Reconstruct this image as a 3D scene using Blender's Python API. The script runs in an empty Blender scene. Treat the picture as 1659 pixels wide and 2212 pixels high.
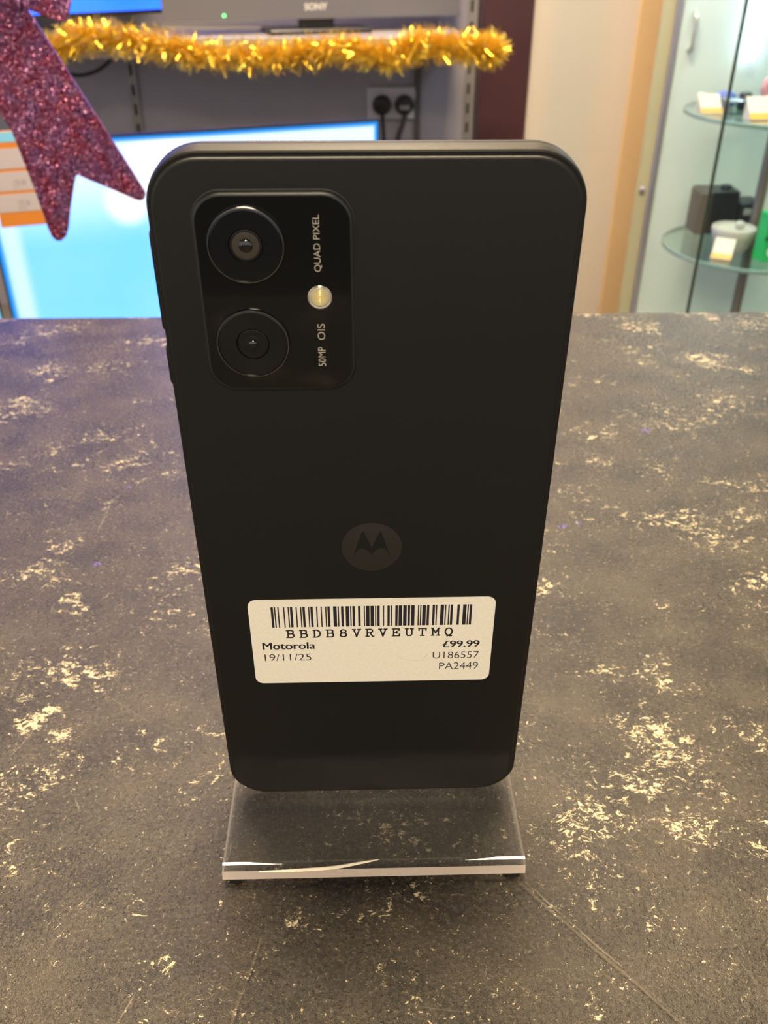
import bpy, math, random
import numpy as np
from mathutils import Vector, Matrix

random.seed(7)
SC = bpy.context.scene
COL = SC.collection
MM = 0.001

# ------------------------------------------------------------------ camera
FPX = 1938.2                                   # focal length in pixels of the 1659 x 2212 frame
CAM = np.array([-1.2, -162.94, 195.48])        # mm, counter top is z = 0
YAW, PITCH, ROLL = math.radians(-1.464), math.radians(32.764), math.radians(0.03)
fw = np.array([-math.sin(YAW) * math.cos(PITCH), math.cos(YAW) * math.cos(PITCH), -math.sin(PITCH)])
rt = np.array([math.cos(YAW), math.sin(YAW), 0.0])
up = np.cross(rt, fw)
rt, up = math.cos(ROLL) * rt + math.sin(ROLL) * up, -math.sin(ROLL) * rt + math.cos(ROLL) * up
cam = bpy.data.cameras.new('camera')
cam.sensor_fit = 'HORIZONTAL'
cam.sensor_width = 36.0
cam.lens = FPX / 1659.0 * 36.0
cam.clip_start = 0.01
cam.clip_end = 50
cam.dof.use_dof = True
cam.dof.focus_distance = 0.196
cam.dof.aperture_fstop = cam.lens / 1.05
camo = bpy.data.objects.new('camera', cam)
COL.objects.link(camo)
camo.matrix_world = Matrix((
    (rt[0], up[0], -fw[0], CAM[0] * MM), (rt[1], up[1], -fw[1], CAM[1] * MM),
    (rt[2], up[2], -fw[2], CAM[2] * MM), (0, 0, 0, 1)))
SC.camera = camo


def at(px, py, Y=None, Z=None):
    """a place in the shop (mm) seen at a photo pixel, at a given distance Y or height Z"""
    d = rt * ((px - 829.5) / FPX) - up * ((py - 1106) / FPX) + fw
    t = (Y - CAM[1]) / d[1] if Y is not None else (Z - CAM[2]) / d[2]
    return CAM + t * d


# ------------------------------------------------------------------ world, exposure
world = bpy.data.worlds.new('world')
SC.world = world
world.use_nodes = True
world.node_tree.nodes['Background'].inputs['Color'].default_value = (1.0, 0.94, 0.86, 1)
world.node_tree.nodes['Background'].inputs['Strength'].default_value = 0.9
SC.view_settings.view_transform = 'Standard'
SC.view_settings.look = 'None'
SC.view_settings.gamma = 1.0
SC.view_settings.use_curve_mapping = False
SC.view_settings.exposure = 0.06
SC.cycles.use_denoising = True
SC.cycles.max_bounces = 7
SC.cycles.diffuse_bounces = 3
SC.cycles.glossy_bounces = 3
SC.cycles.transmission_bounces = 4
SC.cycles.transparent_max_bounces = 16
SC.cycles.use_adaptive_sampling = True
SC.cycles.adaptive_threshold = 0.04
LAMP_L = 67.0                                   # radiance of the ceiling panels
LAMP_C = (1.0, 0.79, 0.52)


# ------------------------------------------------------------------ material helpers
class NT:
    def __init__(self, name):
        self.m = bpy.data.materials.new(name)
        self.m.use_nodes = True
        self.t = self.m.node_tree
        self.t.nodes.clear()
        self.out = self.t.nodes.new('ShaderNodeOutputMaterial')

    def n(self, kind, ins=None, **props):
        nd = self.t.nodes.new('ShaderNode' + kind)
        for k, v in props.items():
            setattr(nd, k, v)
        for k, v in (ins or {}).items():
            self.put(nd.inputs[k], v)
        return nd

    def put(self, sock, v):
        if isinstance(v, bpy.types.NodeSocket):
            self.t.links.new(v, sock)
        elif v is not None:
            if sock.type == 'RGBA' and len(v) == 3:
                v = (*v, 1)
            sock.default_value = v

    def math(self, op, a, b=0.0, c=None, clamp=False):
        nd = self.n('Math', operation=op, use_clamp=clamp)
        self.put(nd.inputs[0], a)
        self.put(nd.inputs[1], b)
        if c is not None:
            self.put(nd.inputs[2], c)
        return nd.outputs[0]

    def vmath(self, op, a, b=None):
        nd = self.n('VectorMath', operation=op)
        self.put(nd.inputs[0], a)
        if b is not None:
            self.put(nd.inputs[1], b)
        return nd.outputs['Value'] if op in ('LENGTH', 'DISTANCE', 'DOT_PRODUCT') else nd.outputs[0]

    def ramp(self, v, lo, hi, a=0.0, b=1.0, smooth=True):
        nd = self.n('MapRange', {'From Min': lo, 'From Max': hi, 'To Min': a, 'To Max': b},
                    interpolation_type='SMOOTHSTEP' if smooth else 'LINEAR')
        self.put(nd.inputs['Value'], v)
        return nd.outputs[0]

    def mix(self, f, a, b):
        nd = self.n('Mix', data_type='RGBA')
        self.put(nd.inputs[0], f)
        self.put(nd.inputs[6], a)
        self.put(nd.inputs[7], b)
        return nd.outputs[2]

    def noise(self, vec, scale, detail=2.0, rough=0.5, distort=0.0):
        nd = self.n('TexNoise', {'Vector': vec, 'Scale': scale, 'Detail': detail, 'Roughness': rough,
                                 'Distortion': distort})
        return nd.outputs['Fac']

    def objmm(self, sx=1, sy=1, sz=1):
        tc = self.n('TexCoord')
        mp = self.n('Mapping', {'Vector': tc.outputs['Object'], 'Scale': (1000 * sx, 1000 * sy, 1000 * sz)})
        return mp.outputs[0]

    def bsdf(self, **kw):
        b = self.n('BsdfPrincipled')
        for k, v in kw.items():
            self.put(b.inputs[k.replace('_', ' ')], v)
        return b

    def surf(self, sh):
        self.t.links.new(sh, self.out.inputs['Surface'])
        return self.m


def pmat(name, col, rough=0.5, metal=0.0, spec=0.5, vary=0.06, scale=0.4, bump=0.0, coat=0.0, sheen=0.0):
    """plain material with fine procedural grain"""
    k = NT(name)
    v = k.objmm()
    nz = k.noise(v, scale, 3.0, 0.6)
    c = k.mix(nz, tuple(x * (1 - vary) for x in col), tuple(min(1, x * (1 + vary)) for x in col))
    b = k.bsdf(Base_Color=c, Roughness=rough, Metallic=metal, Specular_IOR_Level=spec, Coat_Weight=coat)
    if bump:
        bp = k.n('Bump', {'Height': nz, 'Strength': bump, 'Distance': 0.0002})
        k.put(b.inputs['Normal'], bp.outputs[0])
    return k.surf(b.outputs[0])


def emat(name, col, strength):
    k = NT(name)
    e = k.n('Emission', {'Color': col, 'Strength': strength})
    return k.surf(e.outputs[0])


def schlick(k, f0=0.04):
    geo = k.n('NewGeometry')
    c = k.math('ABSOLUTE', k.vmath('DOT_PRODUCT', geo.outputs['Normal'], geo.outputs['Incoming']))
    p5 = k.math('POWER', k.math('SUBTRACT', 1.0, c, clamp=True), 5.0)
    return k.math('ADD', f0, k.math('MULTIPLY', p5, 1.0 - f0))


def thin_glass(name, tint=(0.93, 0.97, 0.95), refl=1.0):
    """a flat pane: tinted see-through plus mirror by Fresnel"""
    k = NT(name)
    tr = k.n('BsdfTransparent', {'Color': tint})
    gl = k.n('BsdfGlossy', {'Color': (1, 1, 1), 'Roughness': 0.01})
    mx = k.n('MixShader')
    k.put(mx.inputs[0], k.math('MULTIPLY', schlick(k), refl))
    k.put(mx.inputs[1], tr.outputs[0])
    k.put(mx.inputs[2], gl.outputs[0])
    return k.surf(mx.outputs[0])


# ------------------------------------------------------------------ mesh helpers (all in mm)
def mesh_obj(name, verts, faces, mat, parent=None, local=False, smooth=None, mats=None, fmat=None):
    v = np.array(verts, dtype=float)
    if parent is not None and not local:
        v = v - np.array(parent['_loc'])
    me = bpy.data.meshes.new(name)
    me.from_pydata((v * MM).tolist(), [], faces)
    for m in (mats or [mat]):
        me.materials.append(m)
    if fmat:
        me.polygons.foreach_set('material_index', fmat)
    me.update()
    if smooth is not None:
        me.polygons.foreach_set('use_smooth', [True] * len(me.polygons))
        try:
            me.set_sharp_from_angle(angle=math.radians(smooth))
        except Exception:
            pass
    o = bpy.data.objects.new(name, me)
    COL.objects.link(o)
    if parent is not None:
        o.parent = parent
    return o


def sub(o, loc):
    """let a mesh part act as parent for world-placed sub-parts"""
    o['_loc'] = [float(x) for x in loc]
    return o


def thing(name, label, cat, loc, rotz=0.0, group=None):
    o = bpy.data.objects.new(name, None)
    COL.objects.link(o)
    o.empty_display_size = 0.02
    o.location = [x * MM for x in loc]
    o.rotation_euler = (0, 0, rotz)
    o['_loc'] = [float(x) for x in loc]
    tag(o, label, cat, group)
    return o


def tag(o, label, cat, group=None):
    o['label'] = label
    o['category'] = cat
    if group:
        o['group'] = group
    return o


class G:
    """collects geometry for one mesh"""
    def __init__(s):
        s.v, s.f = [], []

    def add(s, v, f):
        n = len(s.v)
        s.v += [tuple(map(float, p)) for p in v]
        s.f += [[i + n for i in q] for q in f]
        return s

    def box(s, a, b, bev=0.0):
        x0, y0, z0 = a
        x1, y1, z1 = b
        if bev <= 0:
            v = [(x, y, z) for z in (z0, z1) for y in (y0, y1) for x in (x0, x1)]
            return s.add(v, [[0, 2, 3, 1], [4, 5, 7, 6], [0, 1, 5, 4], [2, 6, 7, 3], [0, 4, 6, 2], [1, 3, 7, 5]])
        rings = []
        for z, i in ((z0, bev), (z0 + bev, 0), (z1 - bev, 0), (z1, bev)):
            c = bev
            rings.append([(x0 + i, y0 + i + c, z), (x0 + i + c, y0 + i, z), (x1 - i - c, y0 + i, z),
                          (x1 - i, y0 + i + c, z), (x1 - i, y1 - i - c, z), (x1 - i - c, y1 - i, z),
                          (x0 + i + c, y1 - i, z), (x0 + i, y1 - i - c, z)])
        return s.loft(rings)

    def loft(s, rings, cap0=True, cap1=True):
        n = len(rings[0])
        f = []
        for r in range(len(rings) - 1):
            for i in range(n):
                j = (i + 1) % n
                f.append([r * n + i, r * n + j, (r + 1) * n + j, (r + 1) * n + i])
        if cap0:
            f.append(list(range(n))[::-1])
        if cap1:
            f.append([(len(rings) - 1) * n + i for i in range(n)])
        return s.add([p for r in rings for p in r], f)

    def prism(s, pts, o, ux, uy, un, h):
        """polygon pts (2D) in the frame o, ux, uy, extruded by h along un"""
        o, ux, uy, un = map(np.array, (o, ux, uy, un))
        a = [o + ux * p[0] + uy * p[1] for p in pts]
        return s.loft([a, [p + un * h for p in a]])

    def lathe(s, prof, c, n=32, axis='z'):
        """prof: list of (radius, height) along the axis from c"""
        rings = []
        for r, h in prof:
            ring = []
            for i in range(n):
                t = 2 * math.pi * i / n
                a, b = r * math.cos(t), r * math.sin(t)
                ring.append((c[0] + a, c[1] + b, c[2] + h) if axis == 'z' else
                            (c[0] + a, c[1] + h, c[2] + b) if axis == 'y' else (c[0] + h, c[1] + a, c[2] + b))
            rings.append(ring)
        return s.loft(rings)

    def tube(s, path, r, n=8):
        path = [np.array(p, float) for p in path]
        rings = []
        nrm = None
        for i, p in enumerate(path):
            t = path[min(i + 1, len(path) - 1)] - path[max(i - 1, 0)]
            t = t / np.linalg.norm(t)
            if nrm is None:
                nrm = np.cross(t, (0.3, 0.9, 0.2) if abs(t[1]) < 0.8 else (1, 0, 0))
            nrm = nrm - t * (nrm @ t)
            nrm = nrm / np.linalg.norm(nrm)
            bn = np.cross(t, nrm)
            rings.append([p + r * (nrm * math.cos(2 * math.pi * k / n) + bn * math.sin(2 * math.pi * k / n))
                          for k in range(n)])
        return s.loft(rings)

    def obj(s, name, mat, parent=None, local=False, smooth=35, **kw):
        return mesh_obj(name, s.v, s.f, mat, parent, local, smooth, **kw)


def bez(pts, n=10):
    """smooth path through points (Catmull-Rom)"""
    P = [np.array(p, float) for p in pts]
    P = [2 * P[0] - P[1]] + P + [2 * P[-1] - P[-2]]
    out = []
    for i in range(1, len(P) - 2):
        for k in range(n):
            t = k / n
            a, b, c, d = P[i - 1], P[i], P[i + 1], P[i + 2]
            out.append(0.5 * (2 * b + (c - a) * t + (2 * a - 5 * b + 4 * c - d) * t * t + (3 * b - a - 3 * c + d) * t ** 3))
    out.append(P[-2])
    return out


def rrect(x0, x1, y0, y1, r, n=9):
    pts = []
    for cx, cy, a0 in ((x1 - r, y1 - r, 0), (x0 + r, y1 - r, 90), (x0 + r, y0 + r, 180), (x1 - r, y0 + r, 270)):
        for k in range(n + 1):
            a = math.radians(a0 + 90 * k / n)
            pts.append((cx + r * math.cos(a), cy + r * math.sin(a)))
    return pts


def text_geo(body, bold=0.0):
    cu = bpy.data.curves.new('lettering', 'FONT')
    cu.body = body
    cu.offset = bold
    cu.resolution_u = 6
    o = bpy.data.objects.new('lettering', cu)
    COL.objects.link(o)
    dg = bpy.context.evaluated_depsgraph_get()
    me = bpy.data.meshes.new_from_object(o.evaluated_get(dg))
    v = np.array([q.co[:] for q in me.vertices])[:, :2]
    f = [list(q.vertices) for q in me.polygons]
    bpy.data.objects.remove(o)
    bpy.data.curves.remove(cu)
    bpy.data.meshes.remove(me)
    return v, f


def fit_text(body, box, bold=0.0):
    v, f = text_geo(body, bold)
    lo, hi = v.min(0), v.max(0)
    t = (v - lo) / (hi - lo)
    return np.array([[box[0] + (box[1] - box[0]) * a, box[2] + (box[3] - box[2]) * b] for a, b in t]), f


# ------------------------------------------------------------------ worktop material
FLAKE_SPOTS = []


def worktop_material():
    k = NT('dark_stone_laminate')
    p = k.objmm()
    warp = k.n('TexNoise', {'Vector': p, 'Scale': 0.09, 'Detail': 3.0})
    wv = k.vmath('SCALE', k.vmath('SUBTRACT', warp.outputs['Color'], (0.5, 0.5, 0.5)))
    wv.node.inputs['Scale'].default_value = 7.0
    pw = k.vmath('ADD', p, wv)
    ps = k.vmath('MULTIPLY', pw, (0.72, 1.0, 1.0))
    # where the cream flakes gather: places on the worktop (x, y, radius, weight)
    spots = []
    for px, py, r, w in ((75, 1560, 6, 1.0), (140, 1590, 4, .9), (60, 1500, 7, .35), (330, 1640, 6, .4), (250, 1470, 8, .45),
                         (1400, 1580, 12, .72), (1470, 1640, 12, .75), (1380, 1690, 9, .7), (1530, 1690, 10, .6),
                         (1290, 1770, 7, .8), (1500, 1780, 9, .8), (1640, 1600, 7, .7), (1560, 1570, 8, .5), (1230, 1860, 6, .55),
                         (1370, 1810, 5, .6), (1640, 1830, 7, .6), (860, 1955, 16, .42), (640, 1970, 6, .45),
                         (1380, 705, 16, .7), (1620, 700, 26, .5), (1530, 780, 16, .8), (1390, 775, 14, .5), (1560, 870, 18, .6),
                         (1440, 890, 13, .5), (1600, 1110, 12, .6), (1420, 1040, 14, .4), (1430, 1310, 5, .7), (1640, 1310, 6, .6),
                         (90, 720, 16, .55), (110, 800, 15, .6), (240, 790, 18, .5), (110, 970, 12, .45), (200, 1000, 12, .4),
                         (130, 1175, 10, .5), (90, 1235, 12, .6), (150, 1310, 9, .7), (350, 1330, 9, .4), (1330, 2090, 8, .35),
                         (300, 1990, 4, .6), (1100, 2140, 10, .35), (480, 2160, 10, .35), (1540, 2010, 7, .3), (1080, 1800, 4, .6)):
        q = at(px, py, Z=0)
        spots.append((q[0], q[1], r, w))
    FLAKE_SPOTS.extend(spots)
    field = k.n('Attribute', attribute_name='flake_density').outputs['Fac']
    big = k.noise(ps, 0.035, 4.0, 0.55)
    field = k.math('MAXIMUM', field, k.ramp(big, 0.44, 0.70, 0.0, 0.62))
    ragged = k.noise(ps, 0.40, 6.0, 0.70, 0.9)
    fine = k.noise(ps, 1.5, 4.0, 0.65, 0.3)
    rag = k.math('ADD', k.math('MULTIPLY', ragged, 0.72), k.math('MULTIPLY', fine, 0.28))
    thr = k.math('SUBTRACT', 0.635, k.math('MULTIPLY', field, 0.185))
    lace = k.noise(k.vmath('ADD', ps, (37, 11, 3)), 1.15, 4.0, 0.7, 0.8)
    flake = k.math('MULTIPLY', k.ramp(k.math('SUBTRACT', rag, thr), 0.0, 0.03), k.ramp(lace, 0.40, 0.50, 0.12, 1.0))
    # loose small specks everywhere
    sp = k.noise(ps, 2.3, 3.0, 0.7, 0.4)
    speck = k.ramp(sp, 0.63, 0.70, 0.0, 0.32)
    sp2 = k.noise(k.vmath('ADD', p, (91, 13, 5)), 0.9, 5.0, 0.72, 0.5)
    speck2 = k.ramp(sp2, 0.63, 0.68, 0.0, 0.85)
    flake = k.math('MAXIMUM', flake, k.math('MAXIMUM', speck, speck2))
    # ground colour: mottled dark brown-grey
    g1 = k.noise(ps, 0.05, 3.0, 0.6)
    g2 = k.noise(p, 0.85, 5.0, 0.78)
    gm = k.math('ADD', k.math('MULTIPLY', g1, 0.40), k.math('MULTIPLY', g2, 0.60))
    base = k.mix(k.ramp(gm, 0.36, 0.64), (0.0046, 0.0036, 0.0025), (0.044, 0.0345, 0.0235))
    cream = k.mix(fine, (0.30, 0.245, 0.15), (0.60, 0.53, 0.36))
    col = k.mix(flake, base, cream)
    # a few violet specks
    vio = None
    for px, py, r in ((1395, 930, 1.9), (1215, 1137, 1.5), (1248, 1129, 1.1), (210, 1218, 1.3), (278, 1052, 0.9)):
        q = at(px, py, Z=0)
        s = k.ramp(k.vmath('DISTANCE', k.vmath('MULTIPLY', p, (0.55, 1, 1)), (q[0] * 0.55, q[1], 0)), r * 0.5, r, 1.0, 0.0)
        vio = s if vio is None else k.math('MAXIMUM', vio, s)
    col = k.mix(k.math('MULTIPLY', vio, k.ramp(g2, 0.45, 0.6, 0.0, 0.9)), col, (0.16, 0.09, 0.42))
    # scratches: wear lines (photo pixel ends, half width mm, strength)
    wob = k.vmath('SCALE', k.vmath('SUBTRACT', k.n('TexNoise', {'Vector': p, 'Scale': 0.05, 'Detail': 1.0}).outputs['Color'], (.5, .5, .5)))
    wob.node.inputs['Scale'].default_value = 2.2
    pq = k.vmath('ADD', p, wob)
    scr, groove = None, None
    for x0, y0, x1, y1, hw, st, gr in (
            (1120, 1905, 1490, 2225, .45, .22, 1), (1132, 1903, 1502, 2225, .22, .5, 0), (565, 2030, 500, 2212, .4, .22, 1),
            (352, 2060, 255, 2212, .16, .6, 0), (130, 1640, 200, 1815, .13, .65, 0), (205, 1805, 320, 1725, .13, .5, 0),
            (215, 1910, 75, 2090, .13, .28, 0), (0, 1660, 70, 1580, .14, .5, 0), (215, 1145, 240, 1080, .45, .28, 0),
            (240, 1080, 275, 1060, .35, .24, 0), (1500, 1960, 1660, 2160, .12, .2, 0), (1250, 1975, 1300, 2020, .14, .3, 0),
            (40, 1800, 20, 1900, .12, .25, 0), (400, 1620, 500, 1720, .1, .25, 0), (240, 1510, 330, 1560, .16, .25, 0),
            (880, 2170, 1000, 2190, .12, .22, 0), (1400, 1870, 1560, 1960, .1, .2, 0), (0, 2010, 60, 1900, .12, .22, 0)):
        a, b = at(x0, y0, Z=0), at(x1, y1, Z=0)
        d = b - a
        L2 = float(d @ d)
        t = k.math('DIVIDE', k.vmath('DOT_PRODUCT', k.vmath('SUBTRACT', pq, tuple(a)), tuple(d)), L2, clamp=True)
        sc = k.vmath('SCALE', tuple(d))
        k.put(sc.node.inputs['Scale'], t)
        dist = k.vmath('DISTANCE', pq, k.vmath('ADD', sc, tuple(a)))
        m = k.ramp(dist, hw * 0.3, hw * 1.5, st, 0.0)
        scr = m if scr is None else k.math('MAXIMUM', scr, m)
        if gr:
            m2 = k.ramp(dist, 0.0, hw * 2.2, -2.0, 0.0)
            groove = m2 if groove is None else k.math('MINIMUM', groove, m2)
    # brushed hair-line wear
    hl = k.noise(k.vmath('MULTIPLY', pq, (1.6, 0.12, 1.0)), 1.0, 4.0, 0.7)
    hair = k.ramp(hl, 0.66, 0.75, 0.0, 0.10)
    rotm = k.n('Mapping', {'Vector': pq, 'Rotation': (0, 0, math.radians(38)), 'Scale': (2.0, 0.12, 1.0)})
    hair2 = k.ramp(k.noise(rotm.outputs[0], 1.0, 4.0, 0.7), 0.66, 0.76, 0.0, 0.12)
    col = k.mix(k.math('MAXIMUM', scr, k.math('MAXIMUM', hair, hair2)), col, (0.22, 0.185, 0.135))
    # relief
    h1 = k.noise(p, 0.75, 4.0, 0.7)
    h2 = k.noise(p, 2.4, 3.0, 0.65)
    hgt = k.math('ADD', k.math('MULTIPLY', h1, 0.75), k.math('MULTIPLY', h2, 0.45))
    hgt = k.math('ADD', hgt, k.math('MULTIPLY', groove, 0.25))
    bp = k.n('Bump', {'Height': hgt, 'Strength': 0.9, 'Distance': 0.00045})
    rough = k.ramp(g2, 0.3, 0.7, 0.20, 0.31)
    b = k.bsdf(Base_Color=col, Roughness=rough, Specular_IOR_Level=0.33, Normal=bp.outputs[0])
    return k.surf(b.outputs[0])


# ------------------------------------------------------------------ the room
WALL_Y = 2560.0
FLOOR_Z, CEIL_Z = -950.0, 1750.0


def structure(name, g, mat, label=None):
    o = g.obj(name, mat, smooth=None)
    o['kind'] = 'structure'
    if label:
        o['label'] = label
    return o


m_wall = pmat('wall_paint_mauve_grey', (0.36, 0.345, 0.42), 0.75, vary=0.05, scale=0.02)
m_ceiling = pmat('ceiling_paint', (0.28, 0.26, 0.235), 0.85, vary=0.03, scale=0.02)
m_floor = pmat('floor_vinyl', (0.05, 0.045, 0.04), 0.6, vary=0.15, scale=0.02)
structure('wall_back', G().box((-3200, WALL_Y, FLOOR_Z), (3200, WALL_Y + 80, CEIL_Z)), m_wall)
structure('floor', G().box((-3200, -6500, FLOOR_Z - 60), (3200, WALL_Y + 80, FLOOR_Z)), m_floor)
structure('ceiling', G().box((-3200, -3000, CEIL_Z), (3200, WALL_Y + 80, CEIL_Z + 60)), m_ceiling)

# maroon column and pale panelling to its right
m_maroon = pmat('maroon_wood_veneer', (0.045, 0.0125, 0.017), 0.42, vary=0.2, scale=0.012)
structure('trim_1', G().box((318, 2440, FLOOR_Z), (448, WALL_Y, CEIL_Z), 4), m_maroon)


def panel_material():
    k = NT('pale_wood_panel')
    p = k.objmm(1, 1, 0.05)
    w = k.noise(p, 0.006, 2.0, 0.5)
    w2 = k.noise(p, 0.03, 2.0, 0.6)
    c = k.mix(k.ramp(w, 0.35, 0.65), (0.47, 0.455, 0.42), (0.56, 0.475, 0.405))  # wood-like bands; cream-to-pinkish tones put warm light into the colour
    c = k.mix(k.math('MULTIPLY', w2, 0.35), c, (0.55, 0.50, 0.46))
    b = k.bsdf(Base_Color=c, Roughness=0.5)
    return k.surf(b.outputs[0])


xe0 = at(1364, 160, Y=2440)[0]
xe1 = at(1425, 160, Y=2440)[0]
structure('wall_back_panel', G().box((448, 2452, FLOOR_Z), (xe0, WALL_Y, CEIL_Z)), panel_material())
structure('trim_light_band', G().box((xe0, 2440, FLOOR_Z), (xe1 + 25, WALL_Y, CEIL_Z), 3),
          pmat('tan_light_strip', (0.60, 0.41, 0.225), 0.45, vary=0.06, scale=0.01))  # added strip: warm orange light on the wall, put into its tan colour
m_pale_wall = pmat('wall_paint_pale', (0.60, 0.62, 0.58), 0.7, vary=0.04, scale=0.01)
structure('wall_back_pale', G().box((xe1 + 25, 2470, FLOOR_Z), (3200, WALL_Y, CEIL_Z)), m_pale_wall)
structure('wall_right', G().box((3200, -3000, FLOOR_Z), (3280, WALL_Y + 80, CEIL_Z)), m_pale_wall)

# ceiling light panels (the lamps of the shop)
m_lampframe = pmat('lamp_frame_white', (0.8, 0.8, 0.78), 0.4)
m_lamp = emat('lamp_diffuser_warm', LAMP_C, LAMP_L)
for i, (lx, ly, hx, where) in enumerate(((-20, 430, 460, 'above the far edge of the worktop, wider than the others'), (20, 1950, 310, 'nearest the back wall'),
                                         (10, -1900, 310, 'farthest from the back wall'))):
    t = thing('ceiling_light', 'warm ceiling light panel ' + where, 'ceiling light', (lx, ly, CEIL_Z), group='ceiling light panels')
    g = G()
    for a, b in (((-hx, -310), (hx, -285)), ((-hx, 285), (hx, 310)), ((-hx, -285), (25 - hx, 285)), ((hx - 25, -285), (hx, 285))):
        g.box((lx + a[0], ly + a[1], CEIL_Z - 16), (lx + b[0], ly + b[1], CEIL_Z - 0.5))
    g.obj('lamp_frame', m_lampframe, t)
    G().box((lx - hx + 25, ly - 285, CEIL_Z - 12), (lx + hx - 25, ly + 285, CEIL_Z - 2)).obj('diffuser', m_lamp, t)

# ------------------------------------------------------------------ worktop
EDGE_Y = 362.5
m_worktop = worktop_material()
gx = [-900, -600, -400, -320] + list(np.arange(-260, 261, 3.0)) + [320, 400, 600, 900]
gy = [-330, -200, -120] + list(np.arange(-80, EDGE_Y - 1, 3.0)) + [EDGE_Y]
nx, ny = len(gx), len(gy)
wv = [(x, y, 0.0) for y in gy for x in gx]
wf = [[b * nx + a, b * nx + a + 1, (b + 1) * nx + a + 1, (b + 1) * nx + a] for b in range(ny - 1) for a in range(nx - 1)]
rim = [a for a in range(nx)] + [b * nx + nx - 1 for b in range(1, ny)] + [(ny - 1) * nx + a for a in range(nx - 2, -1, -1)] + [b * nx for b in range(ny - 2, 0, -1)]
lo0 = len(wv)
wv += [(wv[q][0], wv[q][1], -38.0) for q in rim]
wf += [[rim[q], lo0 + q, lo0 + (q + 1) % len(rim), rim[(q + 1) % len(rim)]] for q in range(len(rim))]
wf.append([lo0 + q for q in range(len(rim))][::-1])
wt = mesh_obj('worktop', wv, wf, m_worktop)
WX = np.array(wv)
den = np.zeros(len(WX))
wob_ = np.stack([2.2 * np.sin(WX[:, 1] * 0.31 + 1.7 * np.sin(WX[:, 0] * 0.13)), 2.2 * np.sin(WX[:, 0] * 0.27 + 1.3 * np.sin(WX[:, 1] * 0.17))], 1)
for x, y, r_, w_ in FLAKE_SPOTS:
    d_ = np.hypot(WX[:, 0] + wob_[:, 0] - x, WX[:, 1] + wob_[:, 1] - y)
    u_ = np.clip(1 - d_ / (r_ * 1.7), 0, 1)
    den = np.maximum(den, w_ * u_ * u_ * (3 - 2 * u_))
wt.data.attributes.new('flake_density', 'FLOAT', 'POINT').data.foreach_set('value', den.astype(np.float32))
tag(wt, 'dark brown stone-look counter worktop with cream flakes and scratches under the phone', 'worktop')
cb = G().box((-880, -300, FLOOR_Z), (880, EDGE_Y - 20, -38.2), 2).obj('counter_base', pmat('counter_front_board', (0.05, 0.045, 0.042), 0.5), smooth=None)
tag(cb, 'dark board counter base carrying the flecked worktop', 'counter')

# ------------------------------------------------------------------ acrylic stand
LED = 5.2                                        # height of the ledge the phone stands on


def acrylic_material(name, haze_lo, haze_hi):
    k = NT(name)
    p = k.objmm()
    s1 = k.noise(k.vmath('MULTIPLY', p, (1.0, 0.14, 1.0)), 1.4, 4.0, 0.75)
    rm = k.n('Mapping', {'Vector': p, 'Rotation': (0, 0, math.radians(-52)), 'Scale': (1.5, 0.1, 1.0)})
    s2 = k.noise(rm.outputs[0], 1.2, 3.0, 0.7)
    s3 = k.noise(p, 1.1, 5.0, 0.75)
    hz = k.math('MAXIMUM', k.math('MAXIMUM', k.ramp(s1, 0.60, 0.76), k.ramp(s2, 0.64, 0.76)), k.ramp(s3, 0.58, 0.76))
    f = k.math('ADD', haze_lo, k.math('MULTIPLY', hz, haze_hi))
    tr = k.n('BsdfTransparent', {'Color': (0.95, 0.955, 0.95)})
    gl = k.n('BsdfGlossy', {'Color': (1, 1, 1), 'Roughness': 0.06})
    m0 = k.n('MixShader')
    k.put(m0.inputs[0], schlick(k, 0.06))
    k.put(m0.inputs[1], tr.outputs[0])
    k.put(m0.inputs[2], gl.outputs[0])
    d = k.bsdf(Base_Color=(0.80, 0.77, 0.71), Roughness=0.6)
    mx = k.n('MixShader')
    k.put(mx.inputs[0], f)
    k.put(mx.inputs[1], m0.outputs[0])
    k.put(mx.inputs[2], d.outputs[0])
    return k.surf(mx.outputs[0])


def frosted_material():
    k = NT('sawn_acrylic_edge')
    p = k.objmm(1, 1, 0.15)
    n = k.noise(p, 1.6, 3.0, 0.7)
    g = k.bsdf(Base_Color=(0.97, 0.93, 0.90), Roughness=0.45, IOR=1.49, Transmission_Weight=1.0)
    d = k.bsdf(Base_Color=k.mix(n, (0.90, 0.74, 0.64), (0.98, 0.90, 0.83)), Roughness=0.5)
    tl = k.n('BsdfTranslucent', {'Color': (0.95, 0.84, 0.77)})
    m1 = k.n('MixShader', {0: 0.5})
    k.put(m1.inputs[1], d.outputs[0])
    k.put(m1.inputs[2], tl.outputs[0])
    m2 = k.n('MixShader', {0: 0.92})
    k.put(m2.inputs[1], g.outputs[0])
    k.put(m2.inputs[2], m1.outputs[0])
    return k.surf(m2.outputs[0])


m_acr = acrylic_material('clear_scratched_acrylic', 0.02, 0.17)
m_frost = frosted_material()
st = thing('phone_display_stand', 'clear scratched acrylic display stand holding up the black phone', 'phone stand', (0, 0, 0))
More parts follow.
